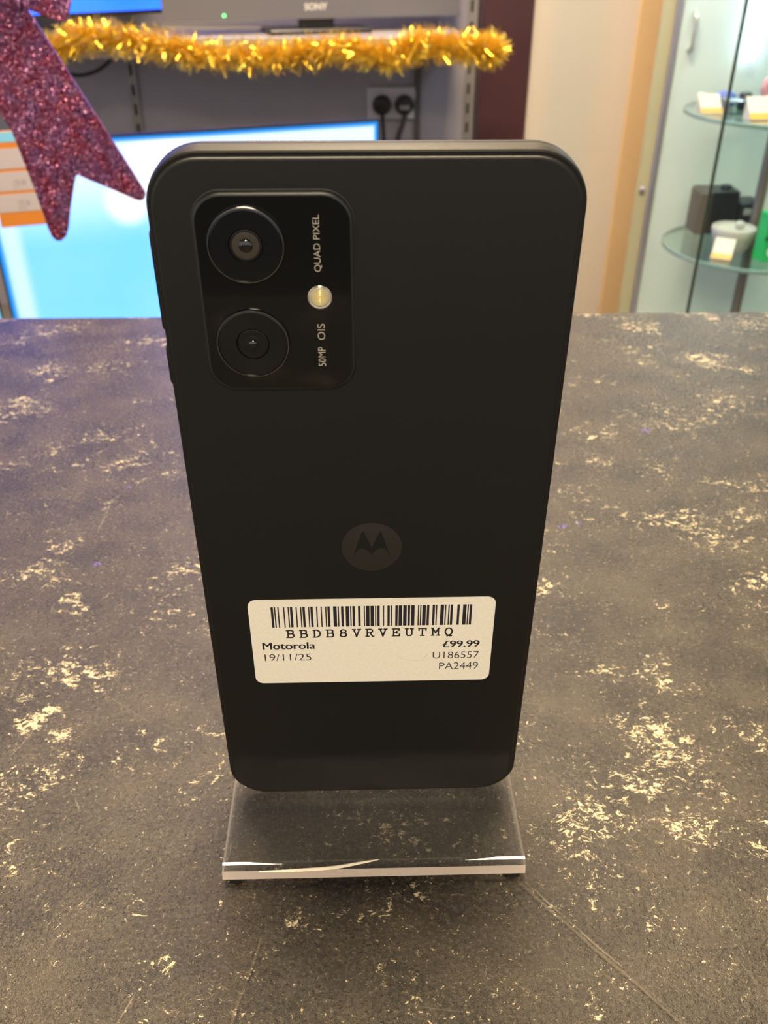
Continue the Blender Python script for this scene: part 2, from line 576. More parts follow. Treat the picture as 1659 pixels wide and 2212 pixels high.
# base plate: bent softly downwards at the front, sawn end facing the camera
hw = 36.9
zt, zb = LED, LED - 3.0
prof = [(62, zb), (62, zt), (-20.5, zt), (-21.5, zt + 0.14), (-22.2, zt + 0.06), (-23.2, zt + 0.30), (-24.6, zt + 0.30), (-25.7, zt + 0.02), (-26.5, zt - 0.45),
        (-27.0, zb + 0.1), (-26.6, zb - 0.05), (-22, zb)]
NX = 3
xs = [-hw, hw]
g = G()
n = len(prof)
verts = [(x, y, z) for x in xs for y, z in prof]
faces, fm = [], []
for i in range(n):
    j = (i + 1) % n
    faces.append([i, j, n + j, n + i])
    fm.append(1 if i in (0, 8, 9) else 0)
faces.append(list(range(n))[::-1])
fm.append(1)
faces.append([n + i for i in range(n)])
fm.append(1)
faces = [q[::-1] for q in faces]
mesh_obj('base_plate', verts, faces, None, st, smooth=40, mats=[m_acr, m_frost], fmat=fm)
LEAN = math.radians(-2.5)
# back rest behind the phone
g = G()
yb = 4.9
for a in (0,):
    ring = lambda z, y0, y1: [(-35, y0, z), (35, y0, z), (35, y1, z), (-35, y1, z)]
    z0, z1 = LED + 0.02, LED + 96
    sh = math.tan(LEAN)
    g.loft([ring(z0, yb, yb + 3), ring(z1, yb + (z1 - z0) * sh, yb + 3 + (z1 - z0) * sh)])
g.obj('back_rest', m_acr, st, smooth=None)
for s in (-30, 27):
    g = G()
    g.prism([(yb + 3.02, LED + 0.02), (58, LED + 0.02), (yb + 3.02 + 70 * math.tan(LEAN), LED + 70)], (s, 0, 0), (0, 1, 0), (0, 0, 1), (1, 0, 0), 3)
    g.obj('brace', m_acr, st, smooth=None)
m_foot = pmat('black_corner_foot', (0.015, 0.014, 0.013), 0.6)  # black feet added, standing in for shadow dots under the plate corners
for fx in (-1, 1):
    for fy in (-24.2, 57):
        G().lathe([(2.3, 0.0), (2.5, 0.4), (2.3, zb - 0.02)], (fx * 34.0, fy, 0), 16).obj('corner_foot', m_foot, st)
# chip crack in the front edge
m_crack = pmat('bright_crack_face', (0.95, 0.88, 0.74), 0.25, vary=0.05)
pts = bez([(at(x, y, Z=LED + 0.25)) for x, y in ((560, 1882), (640, 1878), (720, 1872), (780, 1862), (819, 1859 - 3))], 6)
g = G()
rings = []
for i, q in enumerate(pts):
    u = i / (len(pts) - 1)
    w = 0.62 * math.sin(math.pi * min(1, u * 0.93 + 0.07)) ** 0.7 + 0.03
    rings.append([q + (0, -w, -0.12), q + (0, 0, 0.06), q + (0, w * 0.5, -0.12)])
g.loft(rings).obj('chip', m_crack, st)

# ------------------------------------------------------------------ phone
PW, PH = 73.8, 161.6
ph = thing('smartphone', 'black smartphone standing back side out on the clear stand, price sticker on it', 'smartphone', (0, 0, LED + 0.22))
ph.rotation_euler = (-LEAN, 0, 0)


def phone_ring(inset, d, r=9.6):
    return [(x, d, z) for x, z in rrect(-PW / 2 + inset, PW / 2 - inset, inset, PH - inset, max(0.5, r - inset), 12)]


def phone_loft(profile, r=9.6):
    return G().loft([phone_ring(i, d, r) for i, d in profile])


def grad_plastic(name, col, rough, spec=0.5, bump=0.0, scale=6.0, metal=0.0):
    k = NT(name)
    nz = k.noise(k.objmm(), scale, 3.0, 0.7)
    dust = k.ramp(k.noise(k.objmm(), 1.9, 3.0, 0.7), 0.77, 0.80)
    c = k.mix(nz, tuple(x * 0.85 for x in col), tuple(x * 1.15 for x in col))
    c = k.mix(k.math('MULTIPLY', dust, 0.6), c, (0.30, 0.29, 0.27))
    b = k.bsdf(Base_Color=c, Roughness=rough, Specular_IOR_Level=spec, Metallic=metal)
    if bump:
        bp = k.n('Bump', {'Height': nz, 'Strength': bump, 'Distance': 0.00004})
        k.put(b.inputs['Normal'], bp.outputs[0])
    return k.surf(b.outputs[0])


m_back = grad_plastic('matt_charcoal_back', (0.0012, 0.0012, 0.0011), 0.5, 0.52, 0.25, 5.0)
m_frame = grad_plastic('satin_dark_frame', (0.016, 0.0155, 0.015), 0.5, 0.22, 0.1, 4.0, 0.2)
m_gap = pmat('black_gap', (0.004, 0.004, 0.004), 0.5)
m_gloss = pmat('glossy_black_glass', (0.0025, 0.0028, 0.0032), 0.06, vary=0.05)
m_screen = pmat('dark_screen_glass', (0.004, 0.004, 0.005), 0.05)

phone_loft([(1.25, -3.35), (0.62, -3.45), (0.30, -3.25), (0.12, -2.5), (0.0, -1.2), (0.0, 0.2), (0.10, 0.25), (0.10, 0.5), (0.0, 0.55), (0.0, 1.6),
            (0.25, 2.9), (0.8, 3.6), (1.3, 3.75)]).obj('frame', m_frame, ph, True, 28)
phone_loft([(0.95, -3.3), (0.95, -3.5), (1.6, -3.5), (1.6, -3.3)]).obj('seam', m_gap, ph, True, None)
phone_loft([(1.2, -3.0), (1.2, -3.85), (1.26, -4.06), (1.4, -4.17), (1.65, -4.2), (1.8, -4.2), (2.4, -4.2)]).obj('back_cover', m_back, ph, True, 50)
phone_loft([(1.1, 3.7), (1.1, 3.9), (1.35, 4.1), (1.9, 4.2), (2.1, 4.2), (2.8, 4.2)]).obj('screen', m_screen, ph, True, None)
# keys on the edge (left in the photo)
for v0, v1, nm in ((129.6, 148.0, 'volume_key'), (118.7, 127.0, 'power_key')):
    g = G()
    g.loft([[(-PW / 2 - x, -1.6 + y, z) for y, z in rrect(0, 2.6, v0 + i, v1 - i, 1.0, 4)] for x, i in ((-0.6, 0), (0.25, 0), (0.42, 0.25))])
    g.obj(nm, m_frame, ph, True, 40)
# small holes and lettering on the top edge
G().lathe([(0.42, -0.3), (0.42, 0.03)], (-6.3, 0.9, PH), 14).obj('microphone_hole', m_gap, ph, True, None)


def flat_text(name, body, box, d, mat, parent, bold=0.0, rot=False, thick=0.03):
    """lettering on the phone back; box = u0,u1,v0,v1; rot reads upwards"""
    if rot:
        v, f = fit_text(body, (box[2], box[3], -box[1], -box[0]), bold)
        pts = [(-b, d, a) for a, b in v]
    else:
        v, f = fit_text(body, box, bold)
        pts = [(a, d, b) for a, b in v]
    return mesh_obj(name, pts, f, mat, parent, True)


m_etch = pmat('faint_etched_letter', (0.16, 0.15, 0.14), 0.4)
v, f = fit_text('Dolby Atmos', (0, 12.5, 0, 1.2), 0.0)
mesh_obj('edge_lettering', [(-7.5 - a, 2.55 - b, PH + 0.015) for a, b in v], f, m_etch, ph, True)

# camera island
CU0, CU1, CV0, CV1 = -29.35, -2.42, 119.3, 155.35
g = G()
g.loft([[(x, d, z) for x, z in rrect(CU0 + i, CU1 - i, CV0 + i, CV1 - i, 5.2 - i, 10)] for i, d in
        ((0.62, -4.1), (0.62, -5.19), (0.66, -5.2), (0.8, -5.2), (1.5, -5.2))])
isl = g.obj('camera_island', m_gloss, ph, True, 30)
g = G()
g.loft([[(x, d, z) for x, z in rrect(CU0 + i, CU1 - i, CV0 + i, CV1 - i, 5.2 - i, 10)] for i, d in
        ((-0.2, -4.15), (-0.2, -4.24), (0.0, -4.3), (0.0, -4.8), (0.2, -5.05), (0.61, -5.17))], True, False)
g.obj('island_edge', pmat('island_edge_satin', (0.012, 0.015, 0.016), 0.38), isl, True, 60)
m_ring = pmat('dark_chrome_ring', (0.20, 0.20, 0.205), 0.22, metal=1.0)
m_disc = pmat('lens_cover_glass', (0.004, 0.0045, 0.006), 0.12, vary=0.05)
m_bar = pmat('lens_barrel', (0.006, 0.006, 0.006), 0.45, spec=0.3)
m_barlit = pmat('lens_barrel_lit', (0.042, 0.037, 0.029), 0.35)  # lit copy of the barrel: bronze gleam put into the colour
m_pup = pmat('lens_pupil_glass', (0.002, 0.002, 0.003), 0.02, coat=1.0)


def disc(c, r0, r1, d, n=48):
    g = G()
    g.lathe([(r1, 0), (r0, 0)], (0, 0, 0), n)
    return g


for i, (cu, cv, big) in enumerate(((-20.52, 146.65, 1), (-20.74, 128.9, 0))):
    R0 = 6.55
    g = G().lathe([(R0, 0.1), (R0, -0.6), (R0 - 0.12, -0.78), (R0 - 0.34, -0.8), (R0 - 0.42, -0.62), (R0 - 0.42, -0.1)], (cu, -5.2, cv), 64, 'y')
    ring = g.obj('lens_ring', m_ring, isl, True, 40)
    G().lathe([(R0 - 0.44, 0.0), (R0 - 0.44, -0.60), (R0 - 0.6, -0.66), (R0 - 0.7, -0.66), (3.05, -0.66), (2.95, -0.66), (2.75, -0.35), (2.75, -0.2)], (cu, -5.2, cv), 64, 'y').obj('lens_cover', m_disc, isl, True, 30)
    G().lathe([(2.74, -0.22), (2.74, -0.50), (2.55, -0.55), (2.5, -0.50)], (cu, -5.2, cv), 48, 'y').obj('lens_barrel', m_bar, isl, True, 30)
    rr = 2.3 if big else 1.55
    G().lathe([(rr, -0.505), (rr, -0.52), (rr * 0.93, -0.545), (rr * 0.5, -0.53)], (cu, -5.2, cv), 48, 'y').obj('inner_barrel', m_barlit if big else m_bar, isl, True, 30)
    pr = 1.2 if big else 0.85
    G().lathe([(pr, -0.53), (pr * 0.95, -0.62), (pr * 0.8, -0.75), (pr * 0.5, -0.87), (pr * 0.2, -0.92), (0.02, -0.93)], (cu, -5.2, cv), 32, 'y').obj('lens_element', m_pup, isl, True, 60)


def flash_material():
    k = NT('flash_reflector')
    tc = k.n('TexCoord')
    q = k.vmath('SUBTRACT', tc.outputs['Object'], (-8.5 * MM, 0, 137.35 * MM))
    sx = k.n('SeparateXYZ', {'Vector': q})
    r = k.math('SQRT', k.math('ADD', k.math('POWER', sx.outputs[0], 2.0), k.math('POWER', sx.outputs[2], 2.0)))
    wv = k.math('SINE', k.math('MULTIPLY', r, 1000 * 22.0))
    c = k.mix(k.ramp(r, 0.0, 0.0019, 1.0, 0.0), (0.62, 0.55, 0.38), (0.95, 0.80, 0.30))
    bp = k.n('Bump', {'Height': wv, 'Strength': 0.5, 'Distance': 0.0001})
    b = k.bsdf(Base_Color=c, Roughness=0.3, Metallic=0.25, Normal=bp.outputs[0], Coat_Weight=0.6)
    return k.surf(b.outputs[0])


G().lathe([(2.12, 0.05), (2.12, -0.12), (1.98, -0.2), (1.85, -0.14)], (-8.5, -5.2, 137.35), 40, 'y').obj('flash_rim', pmat('flash_rim_clear', (0.55, 0.53, 0.47), 0.12, metal=0.6), isl, True, 40)
G().lathe([(1.86, -0.1), (1.8, -0.2), (1.3, -0.25), (0.02, -0.28)], (-8.5, -5.2, 137.35), 40, 'y').obj('flash_reflector', flash_material(), isl, True, 60)
m_print = pmat('silver_print', (0.42, 0.39, 0.32), 0.4, vary=0.02)
flat_text('printed_lettering', 'QUAD PIXEL', (-9.23, -7.91, 141.9, 151.6), -5.215, m_print, isl, 0.0, True)
flat_text('printed_lettering', '50MP', (-9.23, -7.87, 124.2, 127.95), -5.215, m_print, isl, 0.0, True)
flat_text('printed_lettering', 'OIS', (-9.18, -7.84, 129.35, 132.4), -5.215, m_print, isl, 0.0, True)

# round emblem with the two-winged M
m_emb = pmat('emblem_grey', (0.018, 0.0165, 0.016), 0.42, vary=0.04)
EC = (0.18, 81.6)
emb = G().lathe([(6.35, 0.01), (6.35, -0.02), (6.3, -0.03)], (EC[0], -4.2, EC[1]), 64, 'y').obj('emblem', m_emb, ph, True, 30)
half = [(-0.66, -0.48), (-0.56, -0.16), (-0.44, 0.25), (-0.335, 0.61), (-0.29, 0.69), (-0.245, 0.61), (-0.12, 0.30), (0.0, -0.02)]
arch = [(0.64, -0.48), (0.60, -0.36), (0.53, -0.20), (0.44, -0.08), (0.34, -0.03), (0.24, -0.05), (0.13, -0.14), (0.0, -0.31)]
wing = half + [(-x, y) for x, y in half[::-1][1:]] + arch + [(-x, y) for x, y in arch[::-1][1:]]
r = 6.35
import bmesh
bm = bmesh.new()
vs = [bm.verts.new(((EC[0] + x * r) * MM, -4.236 * MM, (EC[1] + y * r) * MM)) for x, y in wing]
bmesh.ops.triangulate(bm, faces=[bm.faces.new(vs)])
me = bpy.data.meshes.new('emblem_wings')
bm.to_mesh(me)
bm.free()
me.materials.append(m_back)
o = bpy.data.objects.new('emblem_wings', me)
COL.objects.link(o)
o.parent = emb

# price sticker
def paper_material(name, col):
    k = NT(name)
    nz = k.noise(k.objmm(), 1.6, 4.0, 0.7)
    c = k.mix(k.ramp(nz, 0.35, 0.7), col, tuple(x * 0.93 for x in col))
    b = k.bsdf(Base_Color=c, Roughness=0.62, Specular_IOR_Level=0.35)
    return k.surf(b.outputs[0])


m_paper = paper_material('cream_label_paper', (0.88, 0.85, 0.76))
m_ink = pmat('black_label_ink', (0.016, 0.014, 0.022), 0.5)
su0, su1, sv0, sv1 = -27.3, 27.6, 41.75, 67.5
stk = G().loft([[(x, d, z) for x, z in rrect(su0, su1, sv0, sv1, 1.9, 6)] for d in (-4.19, -4.32)]).obj('price_sticker', m_paper, ph, True, None)
stk['label'] = 'cream paper price sticker with barcode'
SD = -4.335
# Code 128 (set B) bars
W128 = ("212222 222122 222221 121223 121322 131222 122213 122312 132212 221213 221312 231212 112232 122132 122231 113222 123122 123221 "
        "223211 221132 221231 213212 223112 312131 311222 321122 321221 312212 322112 322211 212123 212321 232121 111323 131123 131321 "
        "112313 132113 132311 211313 231113 231311 112133 112331 132131 113123 113321 133121 313121 211331 231131 213113 213311 213131 "
        "311123 311321 331121 312113 312311 332111 314111 221411 431111 111224 111422 121124 121421 141122 141221 112214 112412 122114 "
        "122411 142112 142211 241211 221114 413111 241112 134111 111242 121142 121241 114212 124112 124211 411212 421112 421211 212141 "
        "214121 412121 111143 111341 131141 114113 114311 411113 411311 113141 114131 311141 411131 211412 211214 211232 2331112").split()
code = 'BBDB8VRVEUTMQ'
vals = [104] + [ord(c) - 32 for c in code]
vals.append((vals[0] + sum((i + 1) * x for i, x in enumerate(vals[1:]))) % 103)
vals.append(106)
seq = ''.join(W128[x] for x in vals)
tot = sum(map(int, seq))
g = G()
pos, b0, b1 = 0, -22.3, 22.4
for i, c in enumerate(seq):
    w = int(c)
    if i % 2 == 0:
        x0 = b0 + (b1 - b0) * pos / tot - 0.01
        x1 = b0 + (b1 - b0) * (pos + w) / tot + 0.02
        g.add([(x0, SD, 59.35), (x1, SD, 59.35), (x1, SD, 65.4), (x0, SD, 65.4)], [[0, 1, 2, 3]])
    pos += w
g.obj('barcode', m_ink, stk, True, None)
# typewriter-like code line, drawn with strokes
oval = [(0.5 + 0.45 * math.cos(a), 0.5 + 0.5 * math.sin(a)) for a in [2 * math.pi * i / 16 for i in range(17)]]
GLY = {
    'B': [[(0, 0), (.68, 0), (.92, .12), (.92, .40), (.68, .52), (.18, .52)], [(0, 1), (.62, 1), (.84, .9), (.84, .64), (.66, .52)], [(.18, 0), (.18, 1)]],
    'D': [[(0, 0), (.52, 0), (.86, .22), (.92, .5), (.86, .78), (.52, 1), (0, 1)], [(.18, 0), (.18, 1)]],
    '8': [[(.5 + .33 * math.cos(a), .76 + .24 * math.sin(a)) for a in [2 * math.pi * i / 12 for i in range(13)]],
          [(.5 + .40 * math.cos(a), .26 + .27 * math.sin(a)) for a in [2 * math.pi * i / 12 for i in range(13)]]],
    'V': [[(-.03, 1), (.33, 1)], [(.67, 1), (1.03, 1)], [(.13, 1), (.5, 0), (.87, 1)]],
    'R': [[(0, 1), (.62, 1), (.84, .9), (.84, .62), (.62, .5), (.18, .5)], [(.18, 0), (.18, 1)], [(0, 0), (.40, 0)], [(.55, .5), (.85, 0), (1.04, 0)]],
    'E': [[(0, 1), (.88, 1), (.88, .78)], [(.18, 0), (.18, 1)], [(.18, .52), (.6, .52)], [(.6, .66), (.6, .38)], [(0, 0), (.94, 0), (.94, .26)]],
    'U': [[(-.02, 1), (.34, 1)], [(.66, 1), (1.02, 1)], [(.15, 1), (.15, .25), (.3, .02), (.7, .02), (.85, .25), (.85, 1)]],
    'T': [[(.04, .74), (.04, 1), (.96, 1), (.96, .74)], [(.5, 1), (.5, 0)], [(.27, 0), (.73, 0)]],
    'M': [[(-.03, 0), (.3, 0)], [(.7, 0), (1.03, 0)], [(-.03, 1), (.13, 1), (.5, .35), (.87, 1), (1.03, 1)], [(.13, 0), (.13, 1)], [(.87, 0), (.87, 1)]],
    'Q': [oval, [(.3, -.14), (.45, -.02), (.62, -.12), (.9, -.10)]],
}
g = G()
x0, x1 = -19.2, 18.35
cw, chh, tk = 1.72, 2.15, 0.36
for i, c in enumerate(code):
    ox = x0 + (x1 - x0 - cw) * i / (len(code) - 1)
    oz = 56.25
    for line in GLY[c]:
        for a, b in zip(line[:-1], line[1:]):
            A = np.array((ox + a[0] * cw, oz + a[1] * chh))
            B = np.array((ox + b[0] * cw, oz + b[1] * chh))
            t = (B - A) / (np.linalg.norm(B - A) + 1e-9)
            nn = np.array((-t[1], t[0]))
            e = tk * 0.42
            q = [A - t * e - nn * tk / 2, B + t * e - nn * tk / 2, B + t * e + nn * tk / 2, A - t * e + nn * tk / 2]
            g.add([(p_[0], SD, p_[1]) for p_ in q], [[0, 1, 2, 3]])
g.obj('code_lettering', m_ink, stk, True, None)
for body, box, bold in (('Motorola', (-24.95, -12.9, 52.6, 54.75), .012), ('19/11/25', (-24.7, -14.0, 49.0, 51.15), -0.006),
                        ('\u00a399.99', (16.3, 24.75, 52.45, 54.5), .014), ('U186557', (14.1, 24.8, 48.9, 51.05), -0.006), ('PA2449', (15.7, 24.8, 45.4, 47.6), -0.006)):
    if bold > 0:
        v, f = text_geo(body)
        lo, hi = v.min(0), v.max(0)
        v = (v - lo) / (hi - lo)
        g = G()
        for dx in (0.0, 0.08, 0.16):
            g.add([(box[0] + (box[1] - box[0] - 0.16) * a + dx, SD - dx * 0.002, box[2] + (box[3] - box[2]) * b) for a, b in v], f)
        g.obj('sticker_lettering', m_ink, stk, True, None)
    else:
        flat_text('sticker_lettering', body, box, SD, m_ink, stk, bold)
# a stray hair on the sticker
G().tube(bez([(6.0, SD, 50.6), (6.6, SD, 49.1), (9.2, SD, 48.4), (11.6, SD, 48.6), (12.8, SD, 50.4)], 6), 0.035, 5).obj('stray_hair', pmat('pale_hair', (0.55, 0.5, 0.42), 0.5), stk, True)

# ------------------------------------------------------------------ shelf on the back wall
SHELF_Y = 2235.0
s_top = at(600, 82, Y=SHELF_Y)[2]
s_bot = at(600, 127, Y=SHELF_Y)[2]
m_shelf = pmat('shelf_laminate_pale', (0.30, 0.27, 0.25), 0.5, vary=0.05, scale=0.02)
sh_x1 = at(1003, 110, Y=SHELF_Y)[0]
shelf = G().box((-1250, SHELF_Y, s_bot), (sh_x1, WALL_Y - 8.2, s_top), 1.5).obj('wall_shelf', m_shelf, smooth=None)
tag(shelf, 'pale laminate wall shelf with gold tinsel along its front edge', 'shelf')

m_rail = pmat('grey_steel_rail', (0.30, 0.29, 0.30), 0.4, metal=0.4)
m_slot = pmat('slot_shadow', (0.03, 0.026, 0.026), 0.7)
for px, lab in ((287, 'slotted grey steel shelf upright left of the twin socket'), (1012, 'slotted grey steel shelf upright beside the maroon column')):
    c = at(px, 180, Y=WALL_Y)
    t = thing('shelf_upright', lab, 'shelf rail', (c[0], WALL_Y, -700), group='shelf uprights on the back wall')
    w = 13
    g = G()
    g.box((c[0] - w, WALL_Y - 8, -700), (c[0] - 4, WALL_Y - 0.05, 420))
    g.box((c[0] + 4, WALL_Y - 8, -700), (c[0] + w, WALL_Y - 0.05, 420))
    z = -700
    while z < 420:
        g.box((c[0] - 4, WALL_Y - 8, z), (c[0] + 4, WALL_Y - 0.05, min(420, z + 22)))
        z += 50
    g.obj('rail', m_rail, t, smooth=None)
    sg = None
    for i in range(22):
        z = -700 + 22 + 50 * i
        if sg is None:
            q = G().box((c[0] - 4, WALL_Y - 2, z), (c[0] + 4, WALL_Y - 0.1, z + 28)).obj('slot', m_slot, t, smooth=None)
            sg = q
        else:
            q2 = sg.copy()
            COL.objects.link(q2)
            q2.parent = t
            q2.location = (0, 0, 50 * i * MM)

# ------------------------------------------------------------------ televisions
m_tvblack = pmat('tv_black_plastic', (0.012, 0.012, 0.014), 0.35)
m_tvgrey = pmat('tv_grey_bezel', (0.135, 0.13, 0.15), 0.42, metal=0.1)


def screen_material(name, W, H, kind):
    k = NT(name)
    tc = k.n('TexCoord')
    p = k.vmath('MULTIPLY', tc.outputs['Object'], (1000.0, 1000.0, 1000.0))
    sx = k.n('SeparateXYZ', {'Vector': p})
    x, z = sx.outputs[0], sx.outputs[2]
    nz = k.noise(p, 0.006, 3.0, 0.5)
    if kind == 'main':
        up_ = k.ramp(z, H * 0.52, H * 0.90)
        c = k.mix(k.math('MULTIPLY', k.math('ADD', up_, k.math('MULTIPLY', nz, 0.25)), 0.85), (0.16, 0.66, 1.8), (0.80, 1.1, 1.9))
        for cx, cz, r in ((W * 0.33, H * 0.73, 48), (W * 0.43, H * 0.69, 42), (W * 0.43, H * 0.86, 75)):
            d = k.vmath('DISTANCE', p, (cx, 0, cz))
            c = k.mix(k.ramp(d, r * 0.45, r * 1.25, 1.0, 0.0), c, (1.1, 1.15, 1.2))
        c = k.mix(k.ramp(k.math('ABSOLUTE', k.math('SUBTRACT', x, 28.0)), 5.0, 30.0, 0.75, 0.0), c, (0.75, 0.93, 1.0))
        e = k.math('MINIMUM', k.math('MINIMUM', x, k.math('SUBTRACT', W, x)), k.math('SUBTRACT', H, z))
        c = k.mix(k.ramp(e, 4.0, 13.0, 1.0, 0.0), c, (0.01, 0.28, 0.86))  # glow around the screen edge, put into the picture as a blue border
        s = 1.12
    else:
        c = k.mix(k.ramp(x, 0.0, W), (0.06, 0.52, 4.2), (0.006, 0.25, 3.8))
        c = k.mix(k.math('MULTIPLY', nz, 0.35), c, (0.20, 0.70, 4.5))
        s = 1.0
        if kind == 'pale':
            c = k.mix(k.ramp(nz, 0.3, 0.7), (0.15, 0.55, 0.95), (0.45, 0.85, 1.0))
    em = k.n('Emission', {'Color': c, 'Strength': s})
    gl = k.bsdf(Base_Color=(0.01, 0.01, 0.012), Roughness=0.25)
    ad = k.n('AddShader')
    k.put(ad.inputs[0], em.outputs[0])
    k.put(ad.inputs[1], gl.outputs[0])
    return k.surf(ad.outputs[0])


def make_tv(label, A, B, H, kind, bez_side, bez_bot, bez_mat, foot, logo=None, led=None, D=38):
    """A, B: lower left and right front corners (mm); foot: height of the surface it stands on"""
    A, B = np.array(A), np.array(B)
    W = float(np.hypot(*(B - A)[:2]))
    rz = math.atan2(B[1] - A[1], B[0] - A[0])
    t = thing('television', label, 'television', (A[0], A[1], A[2]), rz, group='televisions on display')
    L = dict(parent=t, local=True)
    G().box((3, 3, 3), (W - 3, D, H - 3), 2).obj('casing', m_tvblack, smooth=None, **L)
    g = G()
    g.box((0, 0, 0), (W, 8, bez_bot)).box((0, 0, H - bez_side), (W, 8, H))
    g.box((0, 0, bez_bot), (bez_side, 8, H - bez_side)).box((W - bez_side, 0, bez_bot), (W, 8, H - bez_side))
    bz = g.obj('bezel', bez_mat, smooth=None, **L)
    w, h = W - 2 * bez_side, H - bez_side - bez_bot
    s = mesh_obj('screen', [(0, 0, 0), (w, 0, 0), (w, 0, h), (0, 0, h), (0, 1.8, 0), (w, 1.8, 0), (w, 1.8, h), (0, 1.8, h)],
                 [[0, 1, 2, 3], [5, 4, 7, 6], [4, 0, 3, 7], [1, 5, 6, 2], [3, 2, 6, 7], [4, 5, 1, 0]],
                 screen_material('screen_picture_' + kind, w, h, kind), t, True)
    s.location = (bez_side * MM, 1.0 * MM, bez_bot * MM)
    # foot: neck and plate
    dz = A[2] - foot
    G().box((W / 2 - 45, D * 0.4, -dz + 10), (W / 2 + 45, D * 0.85, 12), 2).obj('neck', m_tvblack, smooth=None, **L)
    G().box((W / 2 - 130, -40, -dz + 0.1), (W / 2 + 130, D + 50, -dz + 11), 3).obj('stand_plate', m_tvblack, smooth=None, **L)
    if logo:
        v, f = fit_text(logo[0], logo[1], 0.03)
        mesh_obj('brand_lettering', [(a, -0.4, b) for a, b in v], f, pmat('logo_silver', (0.75, 0.72, 0.68), 0.3, metal=0.3), bz, True)
    if led:
        G().lathe([(3.0, 0.5), (3.0, -0.6), (1.5, -1.2)], (led[0], 0, led[1]), 12, 'y').obj('power_light', emat('green_led', (0.10, 1.0, 0.18), 5.0), bz, True)
    return t, W


# lower television, glowing pale blue
TR = at(820, 258, Y=1900)
TL = at(-62, 311, Z=TR[2])
HT = 470
BENCH = TR[2] - HT - 45
tv_main, TVW = make_tv('large television with glowing pale cyan screen standing low behind the worktop',
                       (TL[0], TL[1], TR[2] - HT), (TR[0], TR[1], TR[2] - HT), HT, 'main', 4, 14, m_tvblack, BENCH)
dirx = np.array([TR[0] - TL[0], TR[1] - TL[1], 0]) / TVW
nrm = np.array([dirx[1], -dirx[0], 0])
# neighbour to the left
NB = np.array([TL[0], TL[1], TR[2] - HT]) - dirx * 14 + nrm * 30
NA = NB - dirx * 640 + nrm * 10
make_tv('pale blue glowing television at the far left, left of the large cyan one', tuple(NA), tuple(NB), 380, 'pale', 4, 12, m_tvblack, BENCH)
bench = G().box((-1700, 1330, FLOOR_Z), (230, 2230, BENCH - 0.1), 3).obj('display_bench', pmat('bench_board_grey', (0.12, 0.11, 0.11), 0.5), smooth=None)
tag(bench, 'low dark display bench under the glowing televisions', 'bench')

# upper televisions on the shelf
UA = at(353, 48, Y=2262)
UB = at(993, 33, Z=UA[2])
make_tv('grey-bezelled television on the wall shelf above the gold tinsel', tuple(UA), tuple(UB), 430, 'blue', 16, 82, m_tvgrey, s_top,
        logo=('SONY', (0, 1, 0, 1)), led=None, D=30)
t = bpy.data.objects['television.002']
UW = float(np.hypot(UB[0] - UA[0], UB[1] - UA[1]))


def tv_local(px, py, A, B):
    """place on a television front plane -> its own x, z in mm"""
    A, B = np.array(A), np.array(B)
    d = (B - A) / np.linalg.norm((B - A)[:2])
    n = np.array([d[1], -d[0], 0])
    r = rt * ((px - 829.5) / FPX) - up * ((py - 1106) / FPX) + fw
    q = CAM + r * (((A - CAM) @ n) / (r @ n))
    return float((q - A) @ d), float(q[2] - A[2])


bz = [c for c in t.children if c.name.startswith('bezel')][0]
lg = [c for c in bz.children][0]
lx0, lz0 = tv_local(658, 22, UA, UB)
lx1, lz1 = tv_local(707, 6, UA, UB)
for v_ in lg.data.vertices:
    v_.co = ((lx0 + (lx1 - lx0) * v_.co.x / MM) * MM, v_.co.y, (lz0 + (lz1 - lz0) * v_.co.z / MM) * MM)
ex, ez = tv_local(484, 34, UA, UB)
G().lathe([(3.2, 0.5), (3.2, -0.6), (1.5, -1.2)], (ex, 0, ez), 12, 'y').obj('power_light', emat('green_led', (0.10, 1.0, 0.18), 6.0), bz, True)
LA0 = at(150, 38, Y=2300)
LB0 = at(372, 27, Z=LA0[2])
d = (LB0 - LA0) / np.linalg.norm(LB0 - LA0)
LA = LA0 - d * 720
make_tv('bright blue television on the wall shelf behind the red glitter bow', tuple(LA), tuple(LB0), 720, 'blue', 6, 9, m_tvblack, s_top, D=30)

# price card fixed to the lower television
CARD = thing('price_card', 'orange and white striped price card on the large cyan television', 'price card', tuple(TL + nrm * 4), math.atan2(dirx[1], dirx[0]))
TVA, TVB = np.array([TL[0], TL[1], TL[2]]), np.array([TR[0], TR[1], TL[2]])
cx0 = tv_local(-40, 300, TVA, TVB)[0]
cx1 = tv_local(122, 400, TVA, TVB)[0]


def card_z(py):
    return tv_local(30, py, TVA, TVB)[1]


m_orange = pmat('card_orange', (0.62, 0.21, 0.03), 0.5, vary=0.08)
m_cardw = pmat('card_white', (0.46, 0.42, 0.46), 0.5, vary=0.04)
m_cardb = pmat('card_blue', (0.20, 0.55, 0.85), 0.5)
m_cardt = pmat('card_grey_print', (0.30, 0.27, 0.30), 0.5)
G().box((cx0, 0.2, card_z(489)), (cx1, 3, card_z(281)), 1).obj('card_backing', m_orange, CARD, True, None)
for a, b, m in ((305, 283, m_cardb), (363, 319, m_cardw), (411, 370, m_cardw), (457, 418, m_cardw)):
    G().box((cx0 + 2, -0.8, card_z(a)), (cx1 - 2, 0.15, card_z(b)), 0.2).obj('card_strip', m, CARD, True, None)
for body, a, b in (('179.99', 408, 388), ('275.99', 453, 433)):
    v, f = fit_text(body, (cx0 + 40, cx1 - 55, card_z(a), card_z(b)), 0.02)
    mesh_obj('card_lettering', [(p_[0], -0.95, p_[1]) for p_ in v], f, m_cardt, CARD, True)

